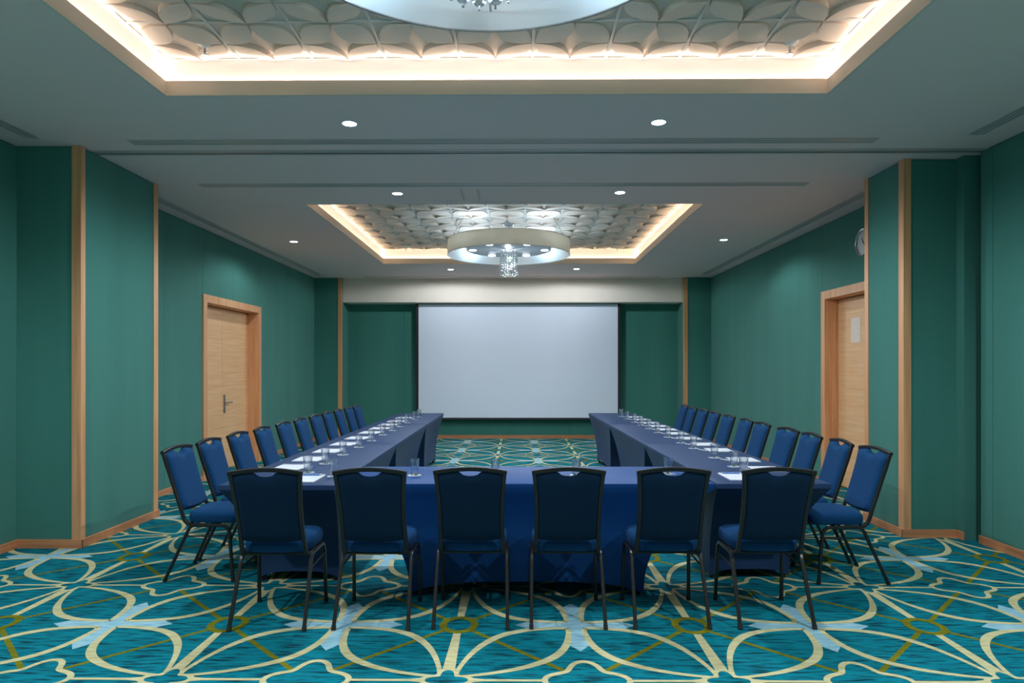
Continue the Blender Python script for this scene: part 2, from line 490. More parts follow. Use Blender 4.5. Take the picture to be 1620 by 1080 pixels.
# ------------------------------------------------------------------ doors
def door(name, label, xw, out, y0, y1, xleaf, seam, handle):
    """out=+1 when the recess goes towards +x"""
    e = bpy.data.objects.new(name, None)
    C.objects.link(e)
    e.location = (xw, (y0 + y1) / 2, 0)
    struct(e)
    e['label'] = label
    yc = (y0 + y1) / 2
    w = (y1 - y0) / 2
    s = -out               # towards the room
    fw = .105
    def bx(bm, xa, xb, *r):
        box(bm, min(xa, xb), max(xa, xb), *r)
    d = abs(xleaf - xw)
    bm = N()
    for sg in (-1, 1):     # architrave and jamb lining
        ya, yb = sorted((sg * w, sg * (w - fw)))
        bx(bm, s * .018, -s * .02, ya, yb, 0, DTOP)
        ya, yb = sorted((sg * (w - fw + .022), sg * (w - fw - .004)))
        bx(bm, -s * .012, -s * (d + .06), ya, yb, 0, DTOP - fw + .012)
    bx(bm, s * .018, -s * .02, -w + fw, w - fw, DTOP - fw, DTOP)
    bx(bm, -s * .012, -s * (d + .06), -w + fw - .01, w - fw + .01, DTOP - fw - .004, DTOP - fw + .022)
    obj('door_frame', bm, M['oak_v'], e, bevel=.003)
    li, lo = -w + fw + .008, w - fw - .008
    cuts = [li] + ([seam - yc] if seam else []) + [lo]
    for k in range(len(cuts) - 1):
        bm = N()
        a, b = cuts[k] + .002, cuts[k + 1] - .002
        zs = [.008, .62, 1.235, DTOP - fw - .008]
        for q in range(3):      # three veneered bands with fine grooves between them
            bx(bm, -s * d, -s * (d + .045), a, b, zs[q], zs[q + 1] - .004)
        bx(bm, -s * (d + .006), -s * (d + .04), a, b, .01, zs[-1] - .006)
        leaf = obj('door_leaf', bm, M['oak_h'], e)
        if handle and k == len(cuts) - 2:
            hy = handle - yc
            bm = N()
            bx(bm, -s * d, -s * (d - .012), hy - .022, hy + .022, .83, 1.10)
            hp = obj('door_handle', bm, M['steel'], leaf, bevel=.003)
            bm = N()
            tube(bm, [(-s * (d - .008), hy, .985), (-s * (d - .05), hy, .985), (-s * (d - .058), hy + .02, .985), (-s * (d - .058), hy + .15, .983)], .010, 10)
            obj('lever', bm, M['steel'], leaf, smooth=True)
    # dark floor strip closing the opening behind the leaves
    bm = N()
    bx(bm, -s * (d + .05), -s * (d + .12), -w, w, 0, DTOP)
    obj('door_backing', bm, M['dark'], e)
    return e
door('door_1', 'oak double door in the left wall with steel lever handle', XL, -1, DL0, DL1, -4.31, 9.6, 9.66)
door('door_2', 'oak door in the right wall, half hidden by the pier', XR, 1, DR0, DR1, 4.08, None, None)

bm = N()
box(bm, 4.0775, 4.0793, 7.90, 8.12, 1.80, 2.10)
tag(obj('notice', bm, M['notice']), 'pale sheet of paper taped on the right oak door', 'notice')

# ------------------------------------------------------------------ ceiling with its openings
TX0, TX1 = -2.375, 2.075
TRAYS = [(.20, 4.44), (7.42, 11.66)]
SL = .058
hatches = [(-.96, -.59, 6.80, 7.26), (-.58, -.42, 6.80, 7.26), (-.41, .13, 6.80, 7.26)]
slots = [  # x0, x1, y0, y1, along, label
    (-3.16, 2.90, 5.30, 5.42, 'x', 'long slot air vent in the ceiling nearest the camera, before the partition track'),
    (-3.20, 2.90, 6.57, 6.69, 'x', 'long slot air vent in the ceiling just beyond the partition track'),
    (-3.10, 2.85, 13.26, 13.34, 'x', 'narrow slot air vent in the ceiling before the screen bulkhead'),
    (-3.98, -3.86, 6.95, 13.02, 'y', 'slot air vent along the far left wall above the oak double door'),
    (3.60, 3.72, 6.95, 12.95, 'y', 'slot air vent along the far right wall above the clock'),
    (-3.94, -3.82, -.6, 5.25, 'y', 'slot air vent by the near left wall, cut by the photo edge'),
    (3.55, 3.67, -.6, 5.24, 'y', 'slot air vent by the near right wall, cut by the photo edge')]
track = (PLX, 4.28, 5.59, 5.66)
holes = [(TX0, TX1, a, b) for a, b in TRAYS] + [s[:4] for s in slots] + [h for h in hatches] + [track]
def ceil():
    bm = N()
    xs = sorted({-4.4, 4.4} | {h[0] for h in holes} | {h[1] for h in holes})
    ys = sorted({YB - .1, YF + .1} | {h[2] for h in holes} | {h[3] for h in holes})
    for i in range(len(xs) - 1):
        for j in range(len(ys) - 1):
            cx, cy = (xs[i] + xs[i + 1]) / 2, (ys[j] + ys[j + 1]) / 2
            if any(h[0] < cx < h[1] and h[2] < cy < h[3] for h in holes):
                continue
            v = [bm.verts.new(p) for p in ((xs[i], ys[j], CEIL), (xs[i], ys[j + 1], CEIL), (xs[i + 1], ys[j + 1], CEIL), (xs[i + 1], ys[j], CEIL))]
            bm.faces.new(v)
    bmesh.ops.remove_doubles(bm, verts=bm.verts[:], dist=1e-5)
    o = struct(obj('ceiling', bm, M['ceiling']))
    for p in o.data.polygons:
        pass
    return o
ceil()

for (x0, x1, y0, y1, ax, lab) in slots:
    e = thing('air_vent', lab, 'vent', ((x0 + x1) / 2, (y0 + y1) / 2, CEIL), 0, 'slot air vents in the ceiling')
    hx, hy = (x1 - x0) / 2, (y1 - y0) / 2
    bm = N()
    box(bm, -hx - .002, hx + .002, -hy - .002, hy + .002, .05, .06)
    obj('duct_backing', bm, M['dark'], e)
    bm = N()
    t = .012
    for sg in (-1, 1):
        box(bm, *sorted((sg * hx, sg * (hx - t))), -hy, hy, -.004, .05)
        box(bm, -hx + t, hx - t, *sorted((sg * hy, sg * (hy - t))), -.004, .05)
    obj('frame', bm, M['vent'], e)
    W2 = (hy if ax == 'x' else hx)
    n = 3 if W2 > .05 else 1
    gap, bd = .015, .013
    sw = (2 * W2 - 2 * bd - n * gap) / (n - 1) if n > 1 else 0
    for k in range(n - 1):
        c = -W2 + bd + gap + sw / 2 + k * (sw + gap)
        bm = N()
        if ax == 'x':
            box(bm, -hx + t, hx - t, c - sw / 2, c + sw / 2, -.002, .03)
        else:
            box(bm, c - sw / 2, c + sw / 2, -hy + t, hy - t, -.002, .03)
        obj('slat', bm, M['vent'], e)
    if n == 1:
        for sg in (-1, 1):
            bm = N()
            box(bm, -hx + t, hx - t, *sorted((sg * (W2 - t), sg * .006)), -.002, .03)
            obj('slat', bm, M['vent'], e)

bm = N()
box(bm, track[0], track[1], track[2] - .01, track[3] + .01, CEIL + .07, CEIL + .08, 1)
box(bm, track[0], track[1], track[2] - .01, track[2], CEIL - .0, CEIL + .07, 1)
box(bm, track[0], track[1], track[3], track[3] + .01, CEIL - .0, CEIL + .07, 1)
box(bm, track[0], track[1], track[2] + .026, track[2] + .046, CEIL - .003, CEIL + .03, 0)
box(bm, track[0], track[1], track[2] - .03, track[2], CEIL - .005, CEIL + .001, 0)
box(bm, track[0], track[1], track[3], track[3] + .03, CEIL - .005, CEIL + .001, 0)
o = struct(obj('trim_track', bm, [M['vent'], M['dark']])); o['label'] = 'metal track of a folding partition across the ceiling'

for h, lab in zip(hatches, ('square ceiling access hatch, leftmost of three before the far coffer', 'small narrow ceiling access hatch, middle of three before the far coffer', 'wide ceiling access hatch, rightmost of three before the far coffer')):
    bm = N()
    g = .004
    box(bm, h[0] + g, h[1] - g, h[2] + g, h[3] - g, CEIL, CEIL + .012)
    box(bm, h[0] - .01, h[1] + .01, h[2] - .01, h[3] + .01, CEIL + .012, CEIL + .02)
    tag(obj('access_hatch', bm, M['ceiling']), lab, 'hatch', 'ceiling access hatches')

# coffers: fascia, light channel, inner wall, petal tiles
TZ = 3.597
def coffer(y0, y1, label, lcol):
    bm = N()
    lip, ch = .018, .062
    def ring(d0, d1, z0, z1, mi=0):
        box(bm, TX0 - d1, TX1 + d1, y1 + d0, y1 + d1, z0, z1, mi)
        box(bm, TX0 - d1, TX1 + d1, y0 - d1, y0 - d0, z0, z1, mi)
        box(bm, TX0 - d1, TX0 - d0, y0 - d0, y1 + d0, z0, z1, mi)
        box(bm, TX1 + d0, TX1 + d1, y0 - d0, y1 + d0, z0, z1, mi)
    ring(0, lip, CEIL - .001, 3.428)
    ring(lip, ch, CEIL + .002, 3.338, 1)
    ring(ch, ch + .03, CEIL + .002, TZ + .03, 1)
    o = struct(obj('ceiling_cove', bm, [M['cove'], M['cove_white']]))
    o['label'] = label
    # tiles
    bm = N()
    X0, X1, Y0, Y1 = TX0 - ch, TX1 + ch, y0 - ch, y1 + ch
    nx, ny = 9, 9
    tw, td = .5, (Y1 - Y0) / ny
    gx0 = -2.4
    v = [bm.verts.new(p) for p in ((X0, Y0, TZ + .012), (X1, Y0, TZ + .012), (X1, Y1, TZ + .012), (X0, Y1, TZ + .012))]
    bm.faces.new(v)
    b = .009
    for i in range(nx + 1):
        gx = gx0 + i * tw
        box(bm, gx - b, gx + b, Y0, Y1, TZ, TZ + .013, 1)
    for j in range(ny + 1):
        gy = Y0 + j * td
        box(bm, X0, X1, max(gy - b, Y0), min(gy + b, Y1), TZ + .0005, TZ + .013, 1)
    # leaf outline in a unit quadrant, sharp at (0,0) and (1,1)
    side = catmull([(0, 0), (.26, .02), (.52, .085), (.73, .21), (.88, .42), (.97, .70), (1, 1)], 4)
    outline = side + [(q[1], q[0]) for q in side[::-1]][1:-1]
    for i in range(nx):
        for j in range(ny):
            for qx in (-1, 1):
                for qy in (-1, 1):
                    cx, cy = gx0 + (i + .5) * tw, Y0 + (j + .5) * td
                    qw, qd = tw / 2 - b, td / 2 - b
                    lo, hi = [], []
                    for (u, w_) in outline:
                        # sharp corners at the mid-sides of the tile, round ones at its centre and its corner
                        a_, b_ = 1 - u, w_
                        px, py = .02 + .96 * a_, .02 + .96 * b_
                        x, y = cx + qx * px * qw, cy + qy * py * qd
                        near = 1 - (px + py) / 2
                        z = TZ + .006 - .042 * max(0, near) ** 1.1
                        lo.append(bm.verts.new((x, y, TZ + .0125)))
                        hi.append(bm.verts.new((x, y, z)))
                    n = len(lo)
                    for k in range(n):
                        k2 = (k + 1) % n
                        bm.faces.new((lo[k], lo[k2], hi[k2], hi[k]))
                    bm.faces.new(hi)
    o = struct(obj('ceiling_coffer', bm, [M['tile'], M['tbar']]))
    # LED strip lights lying in the channel
    cm = lip + (ch - lip) / 2
    for (x, y, L, rot) in (((TX0 + TX1) / 2, y1 + cm, TX1 - TX0, 0), ((TX0 + TX1) / 2, y0 - cm, TX1 - TX0, 0), (TX0 - cm, (y0 + y1) / 2, y1 - y0, PI / 2), (TX1 + cm, (y0 + y1) / 2, y1 - y0, PI / 2)):
        l = bpy.data.lights.new('led_strip', 'AREA')
        l.shape = 'RECTANGLE'
        l.size, l.size_y = L, .026
        l.energy = LED_W
        l.color = lcol
        lo = bpy.data.objects.new('led_strip', l)
        C.objects.link(lo)
        lo.location = (x, y, 3.345)
        lo.rotation_euler = (PI, 0, rot)
LED_W = 9
coffer(*TRAYS[0], 'pale edge of the near ceiling coffer lit from a hidden strip', (1, .94, .85))
coffer(*TRAYS[1], 'pale edge of the far ceiling coffer lit from a hidden strip', (1, .87, .65))

# ------------------------------------------------------------------ downlights
def spot(x, y, w, ang=158, blend=.55, z=CEIL - .02, col=(.86, .94, 1)):
    l = bpy.data.lights.new('spot_beam', 'SPOT')
    l.energy = w
    l.spot_size = math.radians(ang)
    l.spot_blend = blend
    l.shadow_soft_size = .05
    l.color = col
    o = bpy.data.objects.new('spot_beam', l)
    C.objects.link(o)
    o.location = (x, y, z)
DL_W = 78
dls = [(-1.265, 4.958, 'round white downlight left of centre between near coffer and near vent'),
       (1.055, 4.952, 'round white downlight right of centre between near coffer and near vent'),
       (-1.267, 6.95, 'round white downlight just before the front left of the far coffer'),
       (1.072, 6.93, 'round white downlight just before the front right of the far coffer'),
       (-3.257, 9.58, 'round white downlight between the far coffer and the left wall'),
       (2.955, 9.50, 'round white downlight between the far coffer and the right wall'),
       (-1.25, 12.31, 'round white downlight behind the far coffer, on the left above the screen'),
       (1.09, 12.26, 'round white downlight behind the far coffer, on the right above the screen')]
d0 = None
for x, y, lab in dls:
    if d0 is None:
        d0 = e = thing('downlight', lab, 'downlight', (x, y, CEIL), 0, 'ceiling downlights')
        bm = N()
        lathe(bm, [(.050, -.001), (.052, -.005), (.060, -.006), (.063, -.003), (.063, .002)], 28)
        obj('trim_ring', bm, M['white'], e, smooth=True)
        bm = N()
        lathe(bm, [(0, -.004), (.050, -.004), (.051, -.001)], 28)
        obj('lens', bm, M['lamp'], e)
    else:
        dup(d0, (x, y, CEIL), 0, lab)
    if y > 12:
        spot(x, y, DL_W * .72, 178, .15)
    else:
        spot(x, y, DL_W * (.38 if abs(x) > 2 else 1.05), 158 if abs(x) > 2 else 174, .4)
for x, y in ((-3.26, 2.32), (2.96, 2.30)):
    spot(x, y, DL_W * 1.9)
for x, y in ((-1.26, -.3), (1.07, -.3), (-1.26, 1.0), (1.07, 1.0)):  # unseen spots without fixtures, narrow beams added to brighten the foreground carpet
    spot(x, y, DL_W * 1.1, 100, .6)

# ------------------------------------------------------------------ chandeliers
CH_W, CH_DW = 7, 14
def chandelier(x, y, label, CH_C, CH_DW):
    R, zb, zt = .88, 3.115 - CEIL, 3.325 - CEIL
    e = thing('chandelier', label, 'chandelier', (x, y, CEIL), 0, 'drum chandeliers')
    bm = N()
    lathe(bm, [(R - .006, zb), (R, zb, 0), (R, zt, 0), (R - .006, zt, 0), (R - .006, zb, 1)], 96)
    sh = obj('shade', bm, [M['shade'], M['lining']], e, smooth=True)
    bm = N()
    for z in (zb, zt):
        lathe(bm, [(R - .008, z - .003), (R + .003, z - .003), (R + .003, z + .003), (R - .008, z + .003)], 96, closed=True)
    obj('rim', bm, M['steel'], sh, smooth=True)
    zp = 3.19 - CEIL
    bm = N()
    lathe(bm, [(0, zp), (.60, zp), (.61, zp + .004), (.61, zp + .028), (.60, zp + .032), (0, zp + .032)], 64)
    pl = obj('disc_plate', bm, M['plate'], e, smooth=True)
    for k in range(6):
        a = k * PI / 3
        bm = N()
        lathe(bm, [(0, zp - .006), (.05, zp - .006), (.055, zp - .001)], 20, center=(.52 * math.cos(a), .52 * math.sin(a), 0))
        obj('disc_lamp', bm, M['disc_lamp'], pl)
    # bulbs above the plate, light the lining and the tiles
    for k in range(4):
        a = k * PI / 2 + PI / 4
        bm = N()
        bx, by = .70 * math.cos(a), .70 * math.sin(a)
        lathe(bm, [(0, zp + .02), (.012, zp + .022), (.016, zp + .04), (.012, zp + .056), (0, zp + .06)], 12, center=(bx, by, 0))
        obj('bulb', bm, M['disc_lamp'], pl, smooth=True)
    for k in range(3):
        a = k * 2 * PI / 3 + PI / 2
        bm = N()
        tube(bm, [(R * .995 * math.cos(a), R * .995 * math.sin(a), zt), (.72 * math.cos(a), .72 * math.sin(a), 3.586 - CEIL)], .004, 6)
        obj('suspension_cable', bm, M['steel'], e)
    for k in range(3):   # arms that carry the shade
        a = k * 2 * PI / 3 + PI / 2
        bm = N()
        tube(bm, [(.58 * math.cos(a), .58 * math.sin(a), zp + .02), (R * .99 * math.cos(a), R * .99 * math.sin(a), zp + .02)], .006, 6)
        obj('arm', bm, M['steel'], e)
    bm = N()
    lathe(bm, [(0, TZ - .075 - CEIL), (.05, TZ - .07 - CEIL), (.085, TZ - .05 - CEIL), (.095, TZ - .028 - CEIL), (0, TZ - .028 - CEIL)], 28)
    obj('canopy', bm, M['chrome'], e, smooth=True)
    bm = N()
    tube(bm, [(0, 0, zp + .02), (0, 0, TZ - .05 - CEIL)], .012, 10)
    obj('stem', bm, M['chrome'], e, smooth=True)
    # crystal strands hanging from the plate
    n = 12
    for k in range(n):
        a = 2 * PI * k / n + .1
        sx, sy = .118 * math.cos(a), .118 * math.sin(a)
        zlow = 2.845 - CEIL
        bm = N()
        z = zp - .022
        while z > zlow + .045:
            lathe(bm, [(0, z + .017), (.010, z + .010), (.016, z), (.010, z - .010), (0, z - .017)], 8, center=(sx, sy, 0))
            z -= .036
        st = obj('crystal_strand', bm, M['crystal'], e)
        bm = N()
        r = .027
        lathe(bm, [(r * math.sin(PI * i / 10), zlow + r * math.cos(PI * i / 10)) for i in range(11)], 14, center=(sx, sy, 0))
        obj('crystal_ball', bm, M['crystal'], st, smooth=True)
        bm = N()
        lathe(bm, [(0, zlow - r + .002), (.005, zlow - r + .001), (.005, zlow - r - .014), (0, zlow - r - .015)], 8, center=(sx, sy, 0))
        obj('ball_pin', bm, M['chrome'], st)
    n = 6
    for k in range(n):
        a = 2 * PI * k / n
        sx, sy = .058 * math.cos(a), .058 * math.sin(a)
        bm = N()
        z = zp - .022
        while z > 2.84 - CEIL:
            lathe(bm, [(0, z + .017), (.010, z + .010), (.016, z), (.010, z - .010), (0, z - .017)], 8, center=(sx, sy, 0))
            z -= .036
        obj('crystal_strand', bm, M['crystal'], e)
    # lamps
    for k in range(4):
        a = k * PI / 2 + PI / 4
        l = bpy.data.lights.new('chandelier_bulb', 'POINT')
        l.energy = CH_W
        l.color = (.68, .87, 1)
        l.shadow_soft_size = .03
        lo = bpy.data.objects.new('chandelier_bulb', l)
        C.objects.link(lo)
        lo.location = (x + .70 * math.cos(a), y + .70 * math.sin(a), 3.19 + .075)
    l = bpy.data.lights.new('crystal_lamp', 'POINT')
    l.energy = CH_C
    l.color = (.93, .97, 1)
    l.shadow_soft_size = .009
    lo = bpy.data.objects.new('crystal_lamp', l)
    C.objects.link(lo)
    lo.location = (x, y, 3.055)
    for k in range(6):
        a = k * PI / 3
        spot(x + .52 * math.cos(a), y + .52 * math.sin(a), CH_DW, 170, .6, 3.17, (.78, .90, 1))
chandelier(-.13, 2.31, 'large drum chandelier cut by the top photo edge, under the near coffer', 12, 3)
chandelier(-.13, 9.54, 'drum chandelier with crystal strands under the far coffer, before the screen', 6, 18)

# sprinklers
def sprinkler(x, y, label):
    e = thing('sprinkler', label, 'sprinkler', (x, y, TZ - .03), 0, 'ceiling sprinklers')
    bm = N()
    lathe(bm, [(0, .036), (.055, .036), (.055, .026), (.035, .012), (.02, .010), (.02, .0), (0, 0)], 24)
    obj('escutcheon', bm, M['white'], e, smooth=True)
    bm = N()
    lathe(bm, [(.008, .004), (.008, -.022), (.012, -.024), (.012, -.028), (.006, -.03), (.006, -.045), (.024, -.046), (.024, -.05), (0, -.05)], 16)
    obj('sprinkler_head', bm, M['chrome'], e, smooth=True)
sprinkler(-2.03, 4.27, 'sprinkler at the left end of the near coffer')
sprinkler(1.76, 4.29, 'sprinkler at the right end of the near coffer')
sprinkler(-1.93, 11.38, 'sprinkler at the far left corner of the far coffer')
sprinkler(1.72, 11.42, 'sprinkler at the far right corner of the far coffer')

# ------------------------------------------------------------------ screen and clock
e = thing('projector_screen', 'large white projection screen with black border hanging at the far wall', 'screen', (.0, 13.78, 0))
bm = N()
x0, x1, z0, z1 = -2.07, 2.085, .455, 2.82
box(bm, x0 - .055, x1 + .055, -.004, .004, z0 - .02, z1 + .03)
obj('black_border', bm, M['black'], e)
bm = N()
box(bm, x0, x1, -.006, -.0042, z0, z1)
obj('screen_surface', bm, M['screen'], e)
bm = N()
tube(bm, [(x0 - .07, 0, z0 - .032), (x1 + .07, 0, z0 - .032)], .018, 12)
obj('bottom_bar', bm, M['black'], e, smooth=True)

e = thing('wall_clock', 'round silver wall clock above the right door, partly behind the pier', 'clock', (XR, 7.50, 2.91))
bm = N()
r = .165
lathe(bm, [(0, 0), (r, 0), (r + .004, .012), (r - .002, .032), (r - .012, .040), (r - .022, .036), (r - .028, .020), (0, .020)], 48, axis='-x')
cs = obj('case', bm, M['chrome'], e, smooth=True)
bm = N()
lathe(bm, [(0, .0215), (r - .029, .0215), (r - .029, .020)], 40, axis='-x')
dl = obj('dial', bm, M['dial'], e)
bm = N()
for k in range(12):
    a = k * PI / 6
    c_, s_ = math.cos(a), math.sin(a)
    r0, r1 = r - .050, r - .034
    w = .003
    p = [(r0, -w), (r1, -w), (r1, w), (r0, w)]
    v = [bm.verts.new((-.0222, q[0] * c_ - q[1] * s_, q[0] * s_ + q[1] * c_)) for q in p]
    bm.faces.new(v)
obj('hour_marks', bm, M['black'], dl)
for nm, L, a, xx in (('hour_hand', .065, 1.0, -.024), ('minute_hand', .10, -2.3, -.026)):
    bm = N()
    tube(bm, [(xx, -.02 * math.cos(a), -.02 * math.sin(a)), (xx, L * math.cos(a), L * math.sin(a))], .0028, 6)
    obj(nm, bm, M['black'], e)

# ------------------------------------------------------------------ chairs
def make_chair(label):
    t = thing('banquet_chair', label, 'chair', (0, 0, 0), 0, 'blue banquet chairs around the tables')
    # seat cushion
    bm = N()
    out = []
    for k in range(40):
        a = 2 * PI * k / 40
        c_, s_ = math.cos(a), math.sin(a)
        px = math.copysign(abs(c_) ** .42, c_)
        py = math.copysign(abs(s_) ** .42, s_)
        hw = .202 + .006 * py
        out.append((px * hw, .085 + py * .195))
    rings = []
    for sc, z in ((.0, .404), (.90, .404), (.975, .410), (1.0, .428), (1.0, .452), (.975, .470), (.90, .482), (.70, .492), (.40, .498), (0, .500)):
        if sc == 0:
            rings.append([bm.verts.new((0, .085, z))])
        else:
            rings.append([bm.verts.new((x * sc, .085 + (y - .085) * sc, z)) for x, y in out])
    for a, b in zip(rings[:-1], rings[1:]):
        for k in range(40):
            k2 = (k + 1) % 40
            if len(a) == 1:
                bm.faces.new((a[0], b[k2], b[k]))
            elif len(b) == 1:
                bm.faces.new((a[k], a[k2], b[0]))
            else:
                bm.faces.new((a[k], a[k2], b[k2], b[k]))
    obj('seat', bm, M['chair_fabric'], t, smooth=True)
    # back profile
    prof = [(-.262, .905), (-.236, .80), (-.206, .70), (-.175, .60), (-.147, .52), (-.130, .465)]
    def by(z):
        for (ya, za), (yb, zb) in zip(prof[:-1], prof[1:]):
            if z >= zb:
                k = (z - zb) / (za - zb)
                return yb + (ya - yb) * k
        return prof[-1][0]
    def hw(z):    # half width of the frame centreline
        k = max(0, min(1, (z - .47) / .435))
        return .180 + .018 * k ** 2.2 + .003 * (1 - k) ** 2 - .004 * math.sin(PI * k)
    # frame: two uprights, top rail
    bm = N()
    for sx in (-1, 1):
        zs = [.905 - i * .0275 for i in range(17)]
        pts = [(sx * hw(z), by(z), z) for z in zs]
        pts += [(sx * .183, -.122, .440), (sx * .184, -.112, .418), (sx * .186, -.092, .400), (sx * .188, -.065, .392), (sx * .188, .05, .391)]
        tube(bm, pts, .0115, 8, True)
    def arch(x):
        return .898 + .020 * (1 - (abs(x) / .2) ** 1.8)
    pts = [(-.209 + .418 * i / 18, -.260 - .002 * math.cos(PI * (i - 9) / 18), arch(-.209 + .418 * i / 18)) for i in range(19)]
    tube(bm, pts, .0125, 8, True)
    obj('back_frame', bm, M['chair_metal'], t, smooth=True)
    # back cushion with the hand grip notch below the top rail
    bm = N()
    nx, nz = 26, 16
    F, B = [], []
    for j in range(nz + 1):
        rf, rb = [], []
        v_ = j / nz
        for i in range(nx + 1):
            u = -1 + 2 * i / nx
            zr = .898
            x = u * (hw(.47 + .42 * v_) - .006)
            top = arch(x) - .011 - (.030 * math.sqrt(max(0, 1 - (x / .060) ** 2)) if abs(x) < .060 else 0)
            bot = .490 - .014 * (1 - u * u)
            z = bot + (top - bot) * v_
            x = u * (hw(z) - .006)
            e_ = (1 - abs(u) ** 8) * (1 - abs(2 * v_ - 1) ** 10)
            e_ = max(0, e_) ** .5
            rf.append(bm.verts.new((x, by(z) + .004 + .034 * e_, z)))
            rb.append(bm.verts.new((x, by(z) - .003 - .013 * e_, z)))
        F.append(rf)
        B.append(rb)
    P = [[(v.co.copy(), w_.co.copy()) for v, w_ in zip(f, b)] for f, b in zip(F, B)]
    bm.free()
    for nm, mt, which in (('backrest', M['chair_fabric'], 0), ('back_panel', M['chair_back'], 1)):
        bm = N()
        outer, inner = [], []
        for row in P:
            outer.append([bm.verts.new(q[which]) for q in row])
            inner.append([bm.verts.new((q[0] + q[1]) / 2) for q in row])
        for j in range(nz):
            for i in range(nx):
                bm.faces.new((outer[j][i], outer[j][i + 1], outer[j + 1][i + 1], outer[j + 1][i]))
                bm.faces.new((inner[j][i], inner[j + 1][i], inner[j + 1][i + 1], inner[j][i + 1]))
        for j in range(nz):
            for i in (0, nx):
                bm.faces.new((outer[j][i], outer[j + 1][i], inner[j + 1][i], inner[j][i]))
        for i in range(nx):
            for j in (0, nz):
                bm.faces.new((outer[j][i], outer[j][i + 1], inner[j][i + 1], inner[j][i]))
        o = obj(nm, bm, mt, t, smooth=True)
        if which:
            o['label'] = 'darker navy back panel'
    # legs, side rails, stretchers
    for sx in (-1, 1):
        rear = [(sx * .212, -.240, .004), (sx * .206, -.088, .335)] + [(sx * .205, -.078 + .0, .357), (sx * .205, -.066, .376), (sx * .205, -.045, .388), (sx * .205, -.02, .391)]
        front = [(sx * .212, .240, .004), (sx * .206, .212, .330), (sx * .205, .207, .352), (sx * .205, .196, .372), (sx * .205, .178, .386), (sx * .205, .155, .391)]
        for pts in (rear, front):
            bm = N()
            tube(bm, pts, .0105, 8, True)
            lg = obj('leg', bm, M['chair_metal'], t, smooth=True)
            bm = N()
            p = Vector(pts[0])
            q = p + (Vector(pts[1]) - p).normalized() * .022
            tube(bm, [(p.x, p.y, .001), q], .0122, 8, True)
            obj('leg_cap', bm, M['rubber'], lg, smooth=True)
        bm = N()
        tube(bm, [(sx * .205, -.02, .391), (sx * .205, .155, .391)], .0105, 8, True)
        obj('side_rail', bm, M['chair_metal'], t, smooth=True)
        bm = N()
        tube(bm, [(sx * .207, -.098, .315), (sx * .207, .211, .322)], .006, 6)
        obj('stretcher', bm, M['chair_metal'], t, smooth=True)
    bm = N()
    tube(bm, [(-.19, -.085, .398), (.19, -.085, .398)], .007, 6, True)
    obj('cross_bar', bm, M['chair_metal'], t)
    bm = N()
    tube(bm, [(-.2, .12, .397), (.2, .12, .397)], .007, 6, True)
    obj('cross_bar', bm, M['chair_metal'], t)
    return t
ORD = ['first', 'second', 'third', 'fourth', 'fifth', 'sixth', 'seventh', 'eighth', 'ninth', 'tenth', 'eleventh']
chair = None
def place_chair(x, y, rz, label):
    global chair
    if chair is None:
        chair = make_chair(label)
        chair.location = (x, y, 0)
        chair.rotation_euler.z = rz
        return chair
    return dup(chair, (x, y, 0), rz, label)
fx = [(-1.428, 3.724, 1.5), (-.835, 3.742, 0), (-.27, 3.768, 0), (.29, 3.768, 0), (.884, 3.772, 0), (1.482, 3.778, 0)]
flab = ['leftmost blue chair of the front row, seen from behind at the left table corner',
        'second blue chair from the left in the front row',
        'third blue chair from the left in the front row, left of centre',
        'fourth blue chair from the left in the front row, right of centre',
        'fifth blue chair from the left in the front row',
        'rightmost blue chair of the front row, seen from behind at the right table corner']
for (x, y, r), lab in zip(fx, flab):
    place_chair(x, y + .24, math.radians(r), lab)
LT = [4.598, 5.095, 5.637, 6.2, 6.773, 7.319, 7.867, 8.373, 8.912, 9.452, 9.937]
RT = [4.574, 5.083, 5.603, 6.08, 6.753, 7.24, 7.853, 8.423, 8.953, 9.502, 9.988]
LR_ = [0, 1, 0, 2, 1, 1.5, 0, 1, 2, 0, 1]
RR_ = [0, -4, -2, 4, 0, -1, 1, 0, 1, 0, 1]
for i, y in enumerate(LT):
    lab = ('nearest' if i == 0 else 'farthest' if i == 10 else ORD[i] + ' nearest') + ' blue chair along the left wall side of the left table row'
    place_chair(-2.225, y + .205, -PI / 2 + math.radians(LR_[i]), lab)
for i, y in enumerate(RT):
    lab = ('nearest' if i == 0 else 'farthest' if i == 10 else ORD[i] + ' nearest') + ' blue chair along the right wall side of the right table row'
    place_chair(2.312, y + .205, PI / 2 + math.radians(RR_[i]), lab)

